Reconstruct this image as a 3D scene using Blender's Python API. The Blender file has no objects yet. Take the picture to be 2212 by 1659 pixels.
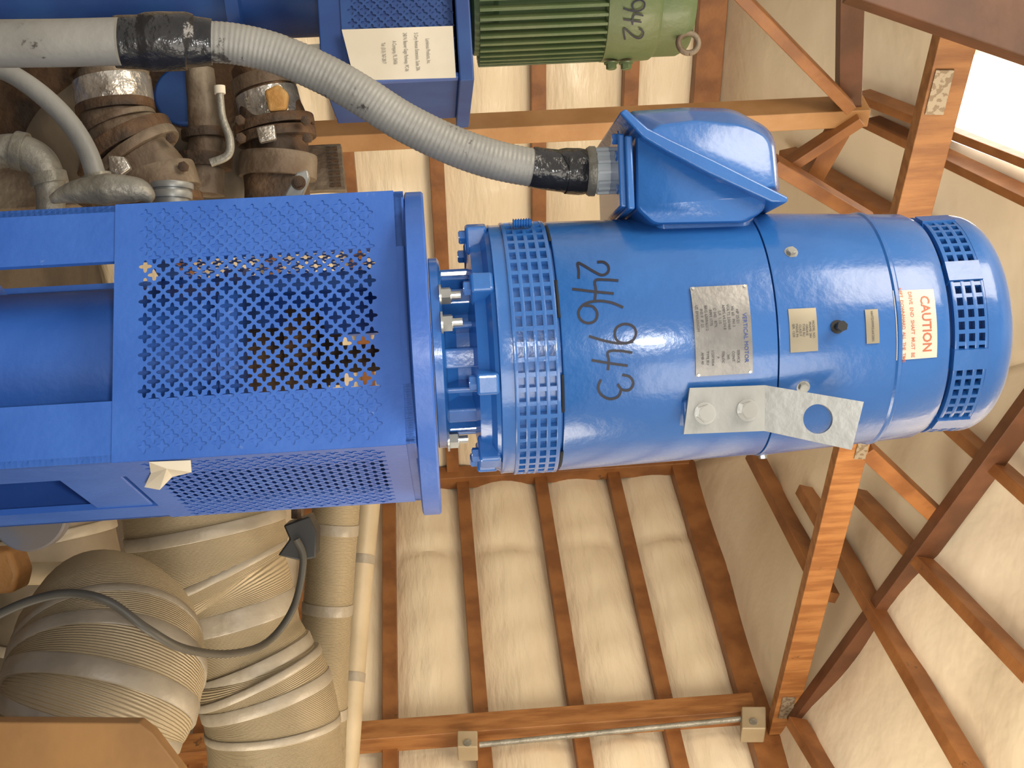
import bpy, math, random
from mathutils import Vector, Matrix
from math import sin, cos, pi, radians, sqrt
random.seed(4)
# ------------------------------------------------ camera model
F=2800.0; TH=radians(3.3); RO=radians(3.4); CZ=1.55
C=Vector((0,0,CZ)); X=Vector((1,0,0)); Z=Vector((0,0,1))
fw=Vector((0,cos(TH),sin(TH))); r0=Vector((0,-sin(TH),cos(TH)))
rt=cos(RO)*r0+sin(RO)*X; up=-cos(RO)*X+sin(RO)*r0
def ray(u,v): return fw*F+rt*(u-1106)+up*(829.5-v)
def P(u,v,y):
    d=ray(u,v); return C+d*(y/d.y)
def PZ(u,v,z):
    d=ray(u,v); return C+d*((z-CZ)/d.z)
def PP(u,v,p0,n):
    d=ray(u,v); return C+d*((p0-C).dot(n)/d.dot(n))
sc=bpy.context.scene
sc.view_settings.view_transform='Standard'
cd=bpy.data.cameras.new('camera'); cam=bpy.data.objects.new('camera',cd)
sc.collection.objects.link(cam); sc.camera=cam
cd.sensor_fit='HORIZONTAL'; cd.sensor_width=36; cd.lens=F/2212*36; cd.clip_start=0.05
M=Matrix.Identity(4)
for i in range(3):
    M[i][0]=rt[i]; M[i][1]=up[i]; M[i][2]=-fw[i]; M[i][3]=C[i]
cam.matrix_world=M
# ------------------------------------------------ materials
def mat(name,col,rough=.5,metal=0.,col2=None,nscale=8.,bump=0.,bscale=40.,coat=0.,stretch=None,thr=(.4,.6),wave=None,emit=0,wamp=.5,scuff=None):
    m=bpy.data.materials.new(name); m.use_nodes=True; nt=m.node_tree; b=nt.nodes['Principled BSDF']
    b.inputs['Base Color'].default_value=(*col,1); b.inputs['Roughness'].default_value=rough; b.inputs['Metallic'].default_value=metal
    b.inputs['Coat Weight'].default_value=coat; b.inputs['Coat Roughness'].default_value=.12
    tc=nt.nodes.new('ShaderNodeTexCoord'); mp=nt.nodes.new('ShaderNodeMapping'); nt.links.new(tc.outputs['Object'],mp.inputs[0])
    if stretch: mp.inputs['Scale'].default_value=stretch
    if col2 is None: col2=tuple(c*.82 for c in col)
    n=nt.nodes.new('ShaderNodeTexNoise'); n.inputs['Scale'].default_value=nscale; n.inputs['Detail'].default_value=6
    nt.links.new(mp.outputs[0],n.inputs['Vector'])
    r=nt.nodes.new('ShaderNodeValToRGB'); r.color_ramp.elements[0].position=thr[0]; r.color_ramp.elements[1].position=thr[1]
    r.color_ramp.elements[0].color=(*col,1); r.color_ramp.elements[1].color=(*col2,1)
    nt.links.new(n.outputs['Fac'],r.inputs[0]); last=r.outputs[0]
    if scuff:
        n3=nt.nodes.new('ShaderNodeTexNoise'); n3.inputs['Scale'].default_value=scuff[1]; n3.inputs['Detail'].default_value=8; n3.inputs['Roughness'].default_value=.7
        nt.links.new(tc.outputs['Object'],n3.inputs['Vector'])
        r3=nt.nodes.new('ShaderNodeValToRGB'); r3.color_ramp.elements[0].position=scuff[2]; r3.color_ramp.elements[1].position=scuff[2]+.04
        mx=nt.nodes.new('ShaderNodeMix'); mx.data_type='RGBA'; nt.links.new(n3.outputs['Fac'],r3.inputs[0]); nt.links.new(r3.outputs[0],mx.inputs[0])
        nt.links.new(last,mx.inputs[6]); mx.inputs[7].default_value=(*scuff[0],1); last=mx.outputs[2]
    nt.links.new(last,b.inputs['Base Color'])
    if bump:
        n2=nt.nodes.new('ShaderNodeTexNoise'); n2.inputs['Scale'].default_value=bscale; n2.inputs['Detail'].default_value=4
        nt.links.new(mp.outputs[0],n2.inputs['Vector'])
        bp=nt.nodes.new('ShaderNodeBump'); bp.inputs['Strength'].default_value=bump; bp.inputs['Distance'].default_value=.02
        nt.links.new(n2.outputs['Fac'],bp.inputs['Height']); nt.links.new(bp.outputs[0],b.inputs['Normal'])
        if wave:
            w=nt.nodes.new('ShaderNodeTexWave'); w.inputs['Scale'].default_value=wave; w.bands_direction='X'
            w.inputs['Distortion'].default_value=.4
            nt.links.new(tc.outputs['UV'],w.inputs['Vector'])
            b2=nt.nodes.new('ShaderNodeBump'); b2.inputs['Strength'].default_value=wamp; b2.inputs['Distance'].default_value=.002
            nt.links.new(w.outputs['Fac'],b2.inputs['Height']); nt.links.new(bp.outputs[0],b2.inputs['Normal']); nt.links.new(b2.outputs[0],b.inputs['Normal'])
    if emit:
        b.inputs['Emission Color'].default_value=(1,.97,.9,1); b.inputs['Emission Strength'].default_value=emit
    return m
BLUE=mat('blue_gloss_paint',(.020,.112,.37),.26,0,(.026,.13,.41),6,.06,60,coat=.5)
BLUE2=mat('blue_satin_paint',(.028,.108,.43),.4,0,(.036,.126,.47),9,.05,80,coat=.12,scuff=((.10,.19,.48),24,.66))
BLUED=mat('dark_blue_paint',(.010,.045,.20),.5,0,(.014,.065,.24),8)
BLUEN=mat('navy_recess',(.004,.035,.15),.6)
WOOD=mat('orange_pine',(.34,.148,.045),.5,0,(.23,.088,.024),5,.1,30,stretch=(6,6,1),scuff=((.12,.055,.02),9,.66))
WOODH=mat('orange_pine_beam',(.29,.118,.035),.5,0,(.19,.07,.02),7,.1,30,scuff=((.12,.055,.02),9,.64))
WOODL=mat('light_tan_pine',(.40,.21,.08),.5,0,(.32,.155,.05),6,.1,30,scuff=((.2,.1,.04),9,.66))
WOODD=mat('dark_brown_wood',(.12,.045,.018),.55,0,(.08,.03,.011),7,.1,30)
FILM=mat('cream_vapour_film',(.84,.73,.54),.24,0,(.76,.64,.45),1.6,.65,4,stretch=(1,1,5),thr=(.35,.7),scuff=((.58,.45,.28),1.6,.70))
FILMR=mat('cream_roof_film',(.84,.74,.57),.30,0,(.74,.64,.47),1.2,.7,3.5,thr=(.35,.7))
STEEL=mat('brushed_nameplate_steel',(.25,.245,.235),.36,.6,(.20,.195,.19),20,.04,120)
GALV=mat('galvanised_steel',(.36,.365,.35),.42,.45,(.30,.305,.29),5,.04,60)
ZINC=mat('zinc_bolt',(.48,.48,.45),.3,.7)
GREYH=mat('grey_conduit_jacket',(.25,.248,.23),.45,0,(.18,.178,.165),7,.12,30,thr=(.45,.7),scuff=((.05,.045,.04),16,.60))
TAPE=mat('black_tape',(.010,.010,.012),.22,0,(.02,.02,.022),12,.4,25)
INK=mat('black_marker',(.006,.006,.02),.5)
WHITE=mat('light_grey_plastic',(.50,.55,.58),.4)
PAPER=mat('white_paper',(.72,.66,.54),.7,0,(.62,.56,.44),5)
STICK=mat('sticker_white',(.68,.60,.49),.45)
RED=mat('red_print',(.52,.15,.08),.5)
DKT=mat('dark_print',(.06,.06,.065),.6)
GREYT=mat('grey_typed_print',(.16,.15,.14),.6)
GREEN=mat('green_paint',(.075,.12,.045),.45,0,(.10,.13,.055),5,.12,50,coat=.1)
TAN=mat('insulation_jacket',(.38,.30,.185),.42,.18,(.30,.235,.14),3,.15,7,wave=110,wamp=.9,scuff=((.20,.155,.09),5,.64))
TANS=mat('smooth_insulation_jacket',(.42,.335,.22),.45,.05,(.33,.26,.16),3,.2,10)
TAND=mat('dark_brown_jacket',(.17,.13,.085),.6,0,(.09,.07,.045),3,.3,10)  # dark brown tone; on the low header pipe it stands in for gap shade
BAND=mat('grey_tape_band',(.30,.255,.19),.42,.1,(.22,.185,.135),6,.2,20)
RUST=mat('rusty_brown_metal',(.13,.07,.033),.7,.2,(.05,.032,.02),9,.6,30)
RUST2=mat('grey_brown_metal',(.25,.20,.14),.6,.2,(.12,.08,.05),6,.5,22)
FOIL=mat('foil_wrap',(.55,.52,.47),.3,.7,(.33,.29,.24),12,.7,24)
GREYP=mat('grey_cast_fitting',(.29,.275,.235),.45,.35,(.20,.19,.155),9,.3,40)
HOSED=mat('dark_grey_hose',(.06,.054,.042),.5)
CONC=mat('concrete',(.14,.115,.09),.8,0,(.08,.065,.05),3,.3,20)
BLACK=mat('black_rubber',(.012,.012,.012),.5)
TAG=mat('brass_tag',(.34,.30,.22),.4,.4)
SKY=mat('daylight_pane',(1,1,1),.4,emit=7)
DKB=mat('dark_gap',(.006,.008,.012),.8)
NP=mat('nail_plate_steel',(.32,.27,.20),.45,.4,(.2,.15,.1),60,thr=(.48,.52))
# ------------------------------------------------ mesh helpers
import bmesh
WL={}
def mk(name,verts,faces,m,parent=None,smooth=True,uvs=None,ang=35,bevel=0,solid=0):
    vs=[Vector(v) for v in verts]
    lo=Vector([min(v[i] for v in vs) for i in range(3)]); hi=Vector([max(v[i] for v in vs) for i in range(3)])
    c=(lo+hi)/2
    me=bpy.data.meshes.new(name); me.from_pydata([v-c for v in vs],[],faces)
    me.validate()
    bm=bmesh.new(); bm.from_mesh(me); bmesh.ops.recalc_face_normals(bm,faces=bm.faces); bm.to_mesh(me); bm.free()
    for p in me.polygons: p.use_smooth=smooth
    if smooth: me.set_sharp_from_angle(angle=radians(ang))
    if uvs:
        ul=me.uv_layers.new(name='UVMap')
        for l in me.loops: ul.data[l.index].uv=uvs[l.vertex_index]
    me.materials.append(m)
    o=bpy.data.objects.new(name,me); sc.collection.objects.link(o); o.location=c; WL[o.name]=c
    if parent:
        o.parent=parent; o.matrix_parent_inverse=Matrix.Translation(-WL[parent.name])
    if solid:
        s=o.modifiers.new('solid','SOLIDIFY'); s.thickness=solid; s.offset=0
    if bevel:
        b=o.modifiers.new('bevel','BEVEL'); b.width=bevel; b.segments=3; b.limit_method='ANGLE'; b.angle_limit=radians(30)
    return o
def thing(name,label,cat,loc,group=None):
    e=bpy.data.objects.new(name,None); sc.collection.objects.link(e); e.location=loc; e.empty_display_size=.05
    WL[e.name]=Vector(loc); e['label']=label; e['category']=cat
    if group: e['group']=group
    return e
def tag(o,label,cat,group=None):
    o['label']=label; o['category']=cat
    if group: o['group']=group
    return o
def struct(o): o['kind']='structure'; return o
class B:
    def __init__(s): s.v=[]; s.f=[]
    def add(s,vs,fs):
        n=len(s.v); s.v+= [Vector(a) for a in vs]; s.f+=[tuple(i+n for i in f) for f in fs]
    def box(s,c,ax,ay,az):
        c=Vector(c); vs=[c+ax*i+ay*j+az*k for i in(-1,1) for j in(-1,1) for k in(-1,1)]
        s.add(vs,[(0,1,3,2),(4,6,7,5),(0,4,5,1),(2,3,7,6),(0,2,6,4),(1,5,7,3)])
    def lathe(s,cx,cy,prof,seg=96,closed=False):
        n=len(prof); vs=[]
        for i in range(seg):
            a=2*pi*i/seg
            for r,z in prof: vs.append((cx+r*sin(a),cy-r*cos(a),z))
        fs=[]
        for i in range(seg):
            j=(i+1)%seg
            for k in range(n if closed else n-1):
                l=(k+1)%n; fs.append((i*n+k,j*n+k,j*n+l,i*n+l))
        if not closed:
            fs.append(tuple(i*n for i in range(seg))); fs.append(tuple(i*n+n-1 for i in range(seg)))
        s.add(vs,fs)
    def cyl(s,a,b,r,seg=16,r2=None):
        a=Vector(a); b=Vector(b); d=(b-a).normalized(); t=d.orthogonal().normalized(); q=d.cross(t); r2=r if r2 is None else r2
        vs=[]
        for i in range(seg):
            w=2*pi*i/seg; o=t*cos(w)+q*sin(w); vs+= [a+o*r,b+o*r2]
        fs=[(2*i,2*((i+1)%seg),2*((i+1)%seg)+1,2*i+1) for i in range(seg)]
        fs+=[tuple(2*i for i in range(seg)),tuple(2*i+1 for i in range(seg))]
        s.add(vs,fs)
    def mk(s,name,m,parent=None,**k): return mk(name,s.v,s.f,m,parent,**k)
def beam(name,a,b,w,t,n,m,parent=None,bevel=.003):
    a=Vector(a); b=Vector(b); d=(b-a); s=d.cross(n).normalized(); n2=s.cross(d).normalized()
    q=B(); q.box((a+b)/2,d/2,s*w/2,n2*t/2); return q.mk(name,m,parent,smooth=False,bevel=bevel)
def smoothpath(pts,rads,sub=10):
    out=[];ro=[]
    n=len(pts)
    for i in range(n-1):
        p0=pts[max(i-1,0)];p1=pts[i];p2=pts[i+1];p3=pts[min(i+2,n-1)]
        for k in range(sub):
            t=k/sub
            out.append(.5*((2*p1)+(p2-p0)*t+(2*p0-5*p1+4*p2-p3)*t*t+(3*p1-p0-3*p2+p3)*t**3))
            ro.append(rads[i]*(1-t)+rads[i+1]*t)
    out.append(pts[-1]);ro.append(rads[-1]); return out,ro
def tube(name,pts,rads,m,parent=None,seg=28,sub=10,ridge=None,smooth_path=True,wob=0):
    pts=[Vector(p) for p in pts]
    if not isinstance(rads,(list,tuple)): rads=[rads]*len(pts)
    if smooth_path: pts,rads=smoothpath(pts,list(rads),sub)
    if ridge:
        pitch,amp=ridge; cum=[0]
        for i in range(1,len(pts)): cum.append(cum[-1]+(pts[i]-pts[i-1]).length)
        n=int(cum[-1]/(pitch/4)); np_=[];nr=[];j=0
        for i in range(n+1):
            s=cum[-1]*i/n
            while j<len(cum)-2 and cum[j+1]<s: j+=1
            f=(s-cum[j])/max(1e-9,cum[j+1]-cum[j]); np_.append(pts[j].lerp(pts[j+1],f)); nr.append(rads[j]*(1-f)+rads[j+1]*f+amp*[0,1,0,-1][i%4])
        pts,rads=np_,nr
    n=len(pts); vs=[];uv=[];L=0; T=None
    for i in range(n):
        d=(pts[min(i+1,n-1)]-pts[max(i-1,0)]).normalized()
        if T is None: T=d.orthogonal().normalized()
        T=(T-d*T.dot(d)).normalized(); q=d.cross(T)
        if i: L+=(pts[i]-pts[i-1]).length
        for k in range(seg):
            a=2*pi*k/seg; rr=rads[i]*(1+wob*sin(3*a+L*40)+wob*.6*sin(5*a-L*25))
            vs.append(pts[i]+(T*cos(a)+q*sin(a))*rr); uv.append((L,rads[i]*a))
    fs=[]
    for i in range(n-1):
        for k in range(seg):
            l=(k+1)%seg; fs.append((i*seg+k,i*seg+l,(i+1)*seg+l,(i+1)*seg+k))
    fs.append(tuple(range(seg))); fs.append(tuple((n-1)*seg+k for k in range(seg)))
    return mk(name,vs,fs,m,parent,uvs=uv,ang=50)
def px(px_,y): return px_*y/F
def textgeo(s,size,bold=0):
    c=bpy.data.curves.new('t','FONT'); c.body=s; c.size=size; c.align_x='CENTER'; c.align_y='CENTER'; c.resolution_u=2; c.offset=bold
    o=bpy.data.objects.new('t',c); sc.collection.objects.link(o)
    dg=bpy.context.evaluated_depsgraph_get(); dg.update()
    me=bpy.data.meshes.new_from_object(o.evaluated_get(dg))
    vs=[v.co.copy() for v in me.vertices]; fs=[tuple(p.vertices) for p in me.polygons]
    bpy.data.objects.remove(o); bpy.data.curves.remove(c); bpy.data.meshes.remove(me)
    return vs,fs
# ------------------------------------------------ room
K3=P(1250,1020,7.0); K=Vector((K3.x,K3.y,0))
dA=Vector((-.818,-.576,0)).normalized(); dB=Vector((-dA.y,dA.x,0)); dB=-dB if dB.x<0 else dB
nA=dB; nB=dA
def hA(u,v): return PP(u,v,K,nA)
def hB(u,v): return PP(u,v,K,nB)
zA=[hA(940,300).z,hA(1160,300).z,hA(1352,300).z]
zB=[hB(842,1060).z,hB(1000,1060).z,hB(1168,1060).z,hB(1326,1060).z]
H=hA(1513,220).z+.05
def wall(name,d,n,zs,L):
    lev=[0]+[min(zs)-.4*i for i in range(6,0,-1) if min(zs)-.4*i>.1]+list(zs)+[H]
    q=B(); nu=120; rows=[]
    for i in range(len(lev)-1):
        for k in range(8):
            f=k/8; rows.append((lev[i]*(1-f)+lev[i+1]*f, .06*sin(pi*f)))
    rows.append((H,0)); vs=[]
    for j in range(nu+1):
        t=L*j/nu
        for z,b in rows:
            seam=1-.4*math.exp(-((t%1.22-.6)/.05)**2)
            vs.append(K+d*t+n*(b*(1+.25*sin(t*3.1+z*4)+.06*sin(t*23+z*9))*seam)+Z*z)
    m=len(rows)
    fs=[(j*m+k,(j+1)*m+k,(j+1)*m+k+1,j*m+k+1) for j in range(nu) for k in range(m-1)]
    q.add(vs,fs); return struct(q.mk(name,FILM,solid=.01)),lev
wA,levA=wall('wall_back',dA,nA,zA,6.0)
wB,levB=wall('wall_right',dB,nB,zB,5.2)
tn=[0]
def trim(a,b,w,t,n,m):
    tn[0]+=1; return struct(beam('trim_%d'%tn[0],a,b,w,t,n,m))
for z in levA[1:-1]: trim(K+Z*z+nA*.05,K+dA*6+Z*z+nA*.05,.065,.09,nA,WOODH)
for z in levB[1:-1]: trim(K+Z*z+nB*.05,K+dB*5.2+Z*z+nB*.05,.065,.09,nB,WOODH)
trim(K+Z*(H-.05)+nA*.06,K+dA*6+Z*(H-.05)+nA*.06,.12,.12,nA,WOODH)
trim(K+Z*(H-.03)+nB*.06,K+dB*5.2+Z*(H-.03)+nB*.06,.13,.12,nB,WOODH)
q=B(); q.box(Vector((-1,2.5,-.05)),Vector((6,0,0)),Vector((0,6,0)),Vector((0,0,.05))); struct(q.mk('floor',CONC,smooth=False))
S=.36; T=4.6
def roofp(n): return (K+Z*H, Vector((-S*n.x,-S*n.y,1)).normalized())
RA=roofp(nA); RB=roofp(nB)
hip=K+(dA+dB)*T+Z*(H+S*T)
q=B()
def rgrid(c0,c1,c2,c3,nn,N=60):
    vs=[]
    for i in range(N+1):
        for j in range(N+1):
            s=i/N;t=j/N; p=(c0*(1-s)+c1*s)*(1-t)+(c3*(1-s)+c2*s)*t
            e=min(s,1-s,t,1-t)*12; e=min(1,e)
            dd=(p-c0); vs.append(p-nn*e*(.045*abs(sin(dd.length*3.2))+.018*sin(dd.x*7+dd.y*3)))
    q.add(vs,[(i*(N+1)+j,(i+1)*(N+1)+j,(i+1)*(N+1)+j+1,i*(N+1)+j+1) for i in range(N) for j in range(N)])
rgrid(K+Z*H,K+dA*6.2+Z*H,K+dA*6.2+dB*T+Z*(H+S*T),hip,RA[1])
rgrid(K+Z*H,K+dB*5.4+Z*H,K+dB*5.4+dA*T+Z*(H+S*T),hip,RB[1])
struct(q.mk('ceiling',FILMR,solid=.02))
def rb(u1,v1,u2,v2,pl,w,m=WOODH,off=.09):
    a=PP(u1,v1,pl[0]-pl[1]*off,pl[1]); b=PP(u2,v2,pl[0]-pl[1]*off,pl[1]); dm=((a+b)/2-C).dot(fw)
    trim(a,b,w*dm/F,.08,pl[1],m)
rb(1630,985,1790,1290,RB,24); rb(1740,1060,2110,1690,RB,28); rb(1850,1065,2240,1470,RB,26)
rb(2060,925,2240,1085,RB,26); rb(1720,1560,1800,1690,RB,24)
rb(1860,205,2240,352,RA,20); rb(1880,262,2240,435,RA,20)
rb(1700,330,2020,520,RA,22)
wq=[PP(u,v,RA[0]-RA[1]*.085,RA[1]) for u,v in((2100,118),(2240,152),(2240,374),(2044,298))]
struct(mk('window_1',wq,[(0,1,2,3)],SKY,smooth=False,solid=.01))
Hc=H+.03
def pm(u1,v1,u2,v2,p0,n,w,m,parent,t=.05,name='wooden_chord'):
    a=PP(u1,v1,p0,n); b=PP(u2,v2,p0,n); dm=((a+b)/2-C).dot(fw)
    return beam(name,a,b,w*dm/F,t,n,m,parent)
a=PZ(1690,1550,Hc); b=PZ(2060,100,Hc); d=(b-a).normalized(); n1=Vector((-d.y,d.x,0)); n1=n1 if n1.y<0 else -n1
t1=thing('roof_truss','orange pine roof truss with nailed steel plates under the cream ceiling','roof truss',a,'pine roof trusses')
pm(2085,-5,1684,1575,a,n1,66,WOOD,t1)
pm(2290,790,1722,1560,a+n1*.05,n1,52,WOODD,t1,name='wooden_rafter')
pm(1868,968,2040,1130,a+n1*.0,n1,34,WOODH,t1,name='wooden_web')
def plate(u,v,wu,wv,p0,n,par,m=None,sk=0):
    q=B(); vs=[PP(u+i*wu-j*sk,v+j*wv,p0,n) for i,j in((-1,-1),(1,-1),(1,1),(-1,1))]
    q.add(vs+[p-n*.004 for p in vs],[(0,1,2,3),(7,6,5,4),(0,4,5,1),(1,5,6,2),(2,6,7,3),(3,7,4,0)])
    q.mk('nail_plate',m or NP,par,smooth=False)
plate(2030,200,20,48,a+n1*.03,n1,t1,sk=12); plate(1862,972,12,20,a+n1*.031,n1,t1,sk=5); plate(1700,1530,14,22,a+n1*.031,n1,t1,sk=5)
J=PZ(1855,240,Hc)
t2=thing('roof_truss','pine truss with knee braces beside the skylight','roof truss',J,'pine roof trusses')
pm(1838,-60,1832,232,J,n1,52,WOODD,t2); pm(1822,262,1745,395,J,n1,44,WOODH,t2,name='wooden_chord')
pm(1590,-20,1835,232,J+n1*.05,n1,26,WOODH,t2,name='knee_brace'); pm(1858,255,1680,372,J+n1*.05,n1,24,WOODH,t2,name='knee_brace')
pm(1668,350,1880,478,J+n1*.1,n1,30,WOODH,t2,name='knee_brace')
tag(beam('wooden_beam',P(1850,-75,2.9),P(2290,78,2.9),.165,.06,Vector((0,-1,0)),WOODD),'dark brown roof beam near the skylight','wooden beam')
post=beam('wooden_post',J+Z*.02,Vector((J.x,J.y,0)),.06,.09,n1,WOODL); tag(post,'light tan pine post rising to a truss joint','wooden post')
struct(beam('trim_90',K+Z*H+(nA+nB)*.09,K+(nA+nB)*.09,.085,.085,n1,WOODH))
pb=hB(1735,1562); pbp=beam('wooden_post',Vector((pb.x,pb.y,H-.05))+nB*.12,Vector((pb.x,pb.y,0))+nB*.12,.10,.09,nB,WOOD); tag(pbp,'pine post with metal conduit strapped along it','wooden post')
cnB=K+nB*.19
cb=thing('electrical_conduit','grey metal conduit between two junction boxes on the pine post','conduit',PP(1010,1605,cnB,nB))
tube('conduit_pipe',[PP(1035,1609,cnB,nB),PP(1600,1553,cnB,nB)],.012,GREYP,cb,smooth_path=False,seg=12)
for (u,v,su,sv) in((1010,1606,22,18),(1627,1560,26,24)):
    vs=[PP(u+i*su,v+j*sv,cnB,nB) for i,j in((-1,-1),(1,-1),(1,1),(-1,1))]
    q=B(); q.add([p+nB*.03 for p in vs]+[p-nB*.06 for p in vs],[(0,1,2,3),(7,6,5,4),(0,4,5,1),(1,5,6,2),(2,6,7,3),(3,7,4,0)])
    bx_=q.mk('junction_box',TANS,cb,smooth=False,bevel=.006)
    c0=PP(u,v,cnB+nB*.03,nB); q=B(); q.cyl(c0,c0+nB*.006,.016,16); q.mk('cover_screw',GREYP,bx_)
# ------------------------------------------------ main motor
A0=P(1200,748,2.05); AX,AY=A0.x,A0.y
def az(u):
    q0=Vector((AX,AY,0)); k=u-1106
    return CZ+(k*q0.dot(fw)-F*q0.dot(rt))/(F*rt.z-k*fw.z)
def ar(u,h):
    q=Vector((AX,AY,az(u)-CZ)); return h*q.dot(fw)/F*.985
def hit(u,v,r):
    d=ray(u,v); a=d.x*d.x+d.y*d.y; b=-2*(d.x*AX+d.y*AY); c=AX*AX+AY*AY-r*r
    t=(-b-sqrt(max(0,b*b-4*a*c)))/(2*a); p=C+d*t
    return math.atan2(p.x-AX,AY-p.y),p.z
def cp(a,z,r): return Vector((AX+r*sin(a),AY-r*cos(a),z))
def rad(a): return Vector((sin(a),-cos(a),0))
def tan_(a): return Vector((cos(a),sin(a),0))
mo=thing('electric_motor','glossy blue vertical electric motor bolted onto the pump stand','electric motor',(AX,AY,az(935)))
L=B()
pr=[(ar(935,206),az(935.5)),(ar(935,208),az(938)),(ar(950,208),az(954)),(ar(950,200),az(959)),(ar(960,156),az(963)),(ar(1000,142),az(985)),(ar(1000,144),az(1012)),
    (ar(1020,200),az(1020)),(ar(1030,235),az(1024)),(ar(1040,243),az(1046)),(ar(1050,262),az(1056)),(ar(1060,266),az(1064))]
L.lathe(AX,AY,pr)
base=L.mk('motor_base',BLUE,mo)
for i in range(16):
    a=2*pi*i/16+.1; L=B()
    L.box(cp(a,(az(958)+az(1022))/2,ar(1000,156)),rad(a)*.018,tan_(a)*(.005 if i%2 else .015),Z*(az(1022)-az(956))/2)
    L.mk('base_rib',BLUE,base,smooth=False,bevel=.004)
Rb=ar(1200,270)
L=B(); L.lathe(AX,AY,[(ar(1064,262),az(1062)),(ar(1070,272),az(1066)),(Rb,az(1072)),(Rb,az(1092)),(Rb-.004,az(1094)),(Rb-.006,az(1186)),(Rb-.012,az(1192))]); L.mk('vent_collar',BLUE,mo)
def grille(name,z0,z1,rows,nb,r,bw,rh,dep,par,m=BLUE):
    q=B()
    for k in range(rows+1):
        z=z0+(z1-z0)*k/rows; q.lathe(AX,AY,[(r-dep,z-rh),(r,z-rh),(r+.0006,z),(r,z+rh),(r-dep,z+rh)],seg=120,closed=True)
    for i in range(nb):
        a=2*pi*i/nb; q.box(cp(a,(z0+z1)/2,r-dep/2),rad(a)*dep/2,tan_(a)*bw,Z*(z1-z0)/2)
    return q.mk(name,m,par,ang=40)
grille('vent_grille',az(1096),az(1178),4,56,Rb+.003,.0034,.0028,.008,mo)
for i in range(4):
    a0=-1.2+i*.72; L=B()
    vs=[]
    for k in range(9):
        a=a0+.3*k/8; vs+=[cp(a,az(1183),Rb+.0015),cp(a,az(1189),Rb+.0015)]
    L.add(vs,[(2*k,2*k+2,2*k+3,2*k+1) for k in range(8)])
    L.mk('air_slot',DKB,mo,solid=.001)
Rs=ar(1610,262); Rc=ar(1850,249); Rk=ar(1985,233)
shell=[(Rb-.014,az(1188)),(Rb,az(1188.5)),(Rb+.001,az(1191)),(Rs,az(1611)),(Rs-.006,az(1612))]
shroud=[(Rs-.006,az(1613)),(Rs+.0015,az(1614)),(Rs+.002,az(1618)),(Rc+.001,az(1848)),(Rc+.0035,az(1852)),(Rc+.0035,az(1858)),(Rc,az(1862)),(Rc-.003,az(1940)),(Rc-.010,az(1960)),(Rk-.012,az(1966)),(Rk-.015,az(1970))]
L=B(); L.lathe(AX,AY,shell,seg=128); L.mk('motor_shell',BLUE,mo)
L=B(); L.lathe(AX,AY,shroud,seg=128); L.mk('upper_shroud',BLUE,mo)
prof=shell[2:4]+shroud[1:]
def surfR(z):
    for (r1,z1),(r2,z2) in zip(prof,prof[1:]):
        if z1<=z<=z2: return r1+(r2-r1)*(z-z1)/(z2-z1)
    return prof[0][0] if z<prof[0][1] else prof[-1][0]
def shit(u,v,off=0):
    r=Rs
    for _ in range(4):
        a,z=hit(u,v,r+off); r=surfR(z)
    return a,z,r+off
za=az(1968); zb=az(2036); zt=az(2112)
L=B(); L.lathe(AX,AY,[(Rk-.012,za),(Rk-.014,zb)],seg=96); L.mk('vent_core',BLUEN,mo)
L=B(); pr=[(Rk-.004,zb-.002),(Rk+.002,zb),(Rk+.002,zb+.008)]
for k in range(1,13):
    t=k/12*pi/2; pr.append((Rk+.002-.062*(1-cos(t)),zb+.008+(zt-zb-.008)*sin(t)))
pr+=[(Rk-.12,zt+.004),(.004,zt+.006)]
L.lathe(AX,AY,pr,seg=128); cap=L.mk('motor_cap',BLUE,mo)
grille('vent_grille',az(1974),az(2034),3,60,Rk+.001,.0030,.0030,.010,mo)
for i in range(8):
    a=2*pi*i/8+.35; L=B(); L.box(cp(a,(za+zb)/2,Rk-.004),rad(a)*.008,tan_(a)*.016,Z*(zb-za)/2)
    L.mk('cap_strut',BLUE,cap,smooth=False)
def hexb(name,p,d,r,h,par,m=ZINC,washer=True,stud=0,wr=1.35):
    p=Vector(p); d=d.normalized(); q=B()
    if washer: q.cyl(p,p+d*r*.25,r*wr,20)
    q.cyl(p+d*r*.2,p+d*(h+r*.2),r,6)
    q.cyl(p+d*(h+r*.2),p+d*(h+r*.3),r*.8,16)
    if stud: q.cyl(p+d*h,p+d*(h+stud),r*.5,12)
    return q.mk(name,m,par,ang=25)
for i in range(8):
    a=2*pi*i/8+.28
    q=B(); q.box(cp(a,az(1040),ar(1040,246)),rad(a)*.022,tan_(a)*.016,Z*.017); lug=q.mk('mounting_lug',BLUE,mo,bevel=.005,smooth=False)
    hexb('hex_bolt',cp(a,az(1024),ar(1040,252)),-Z,.011,.012,lug,BLUE,washer=True)
for u,v in((975,635),(978,695),(985,955)):
    a,z=hit(u,v,ar(950,202)); hexb('flange_nut',cp(a,az(955),ar(950,197)),Z,.013,.014,mo,ZINC,stud=.018)
def screw(u,v,r,m=ZINC,h=.005):
    a,z,R=shit(u,v); return hexb('hex_screw',cp(a,z,R-.001),rad(a),r,h,mo,m)
screw(1709,545,.0075); screw(1735,836,.0075); screw(1648,988,.0065)
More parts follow.
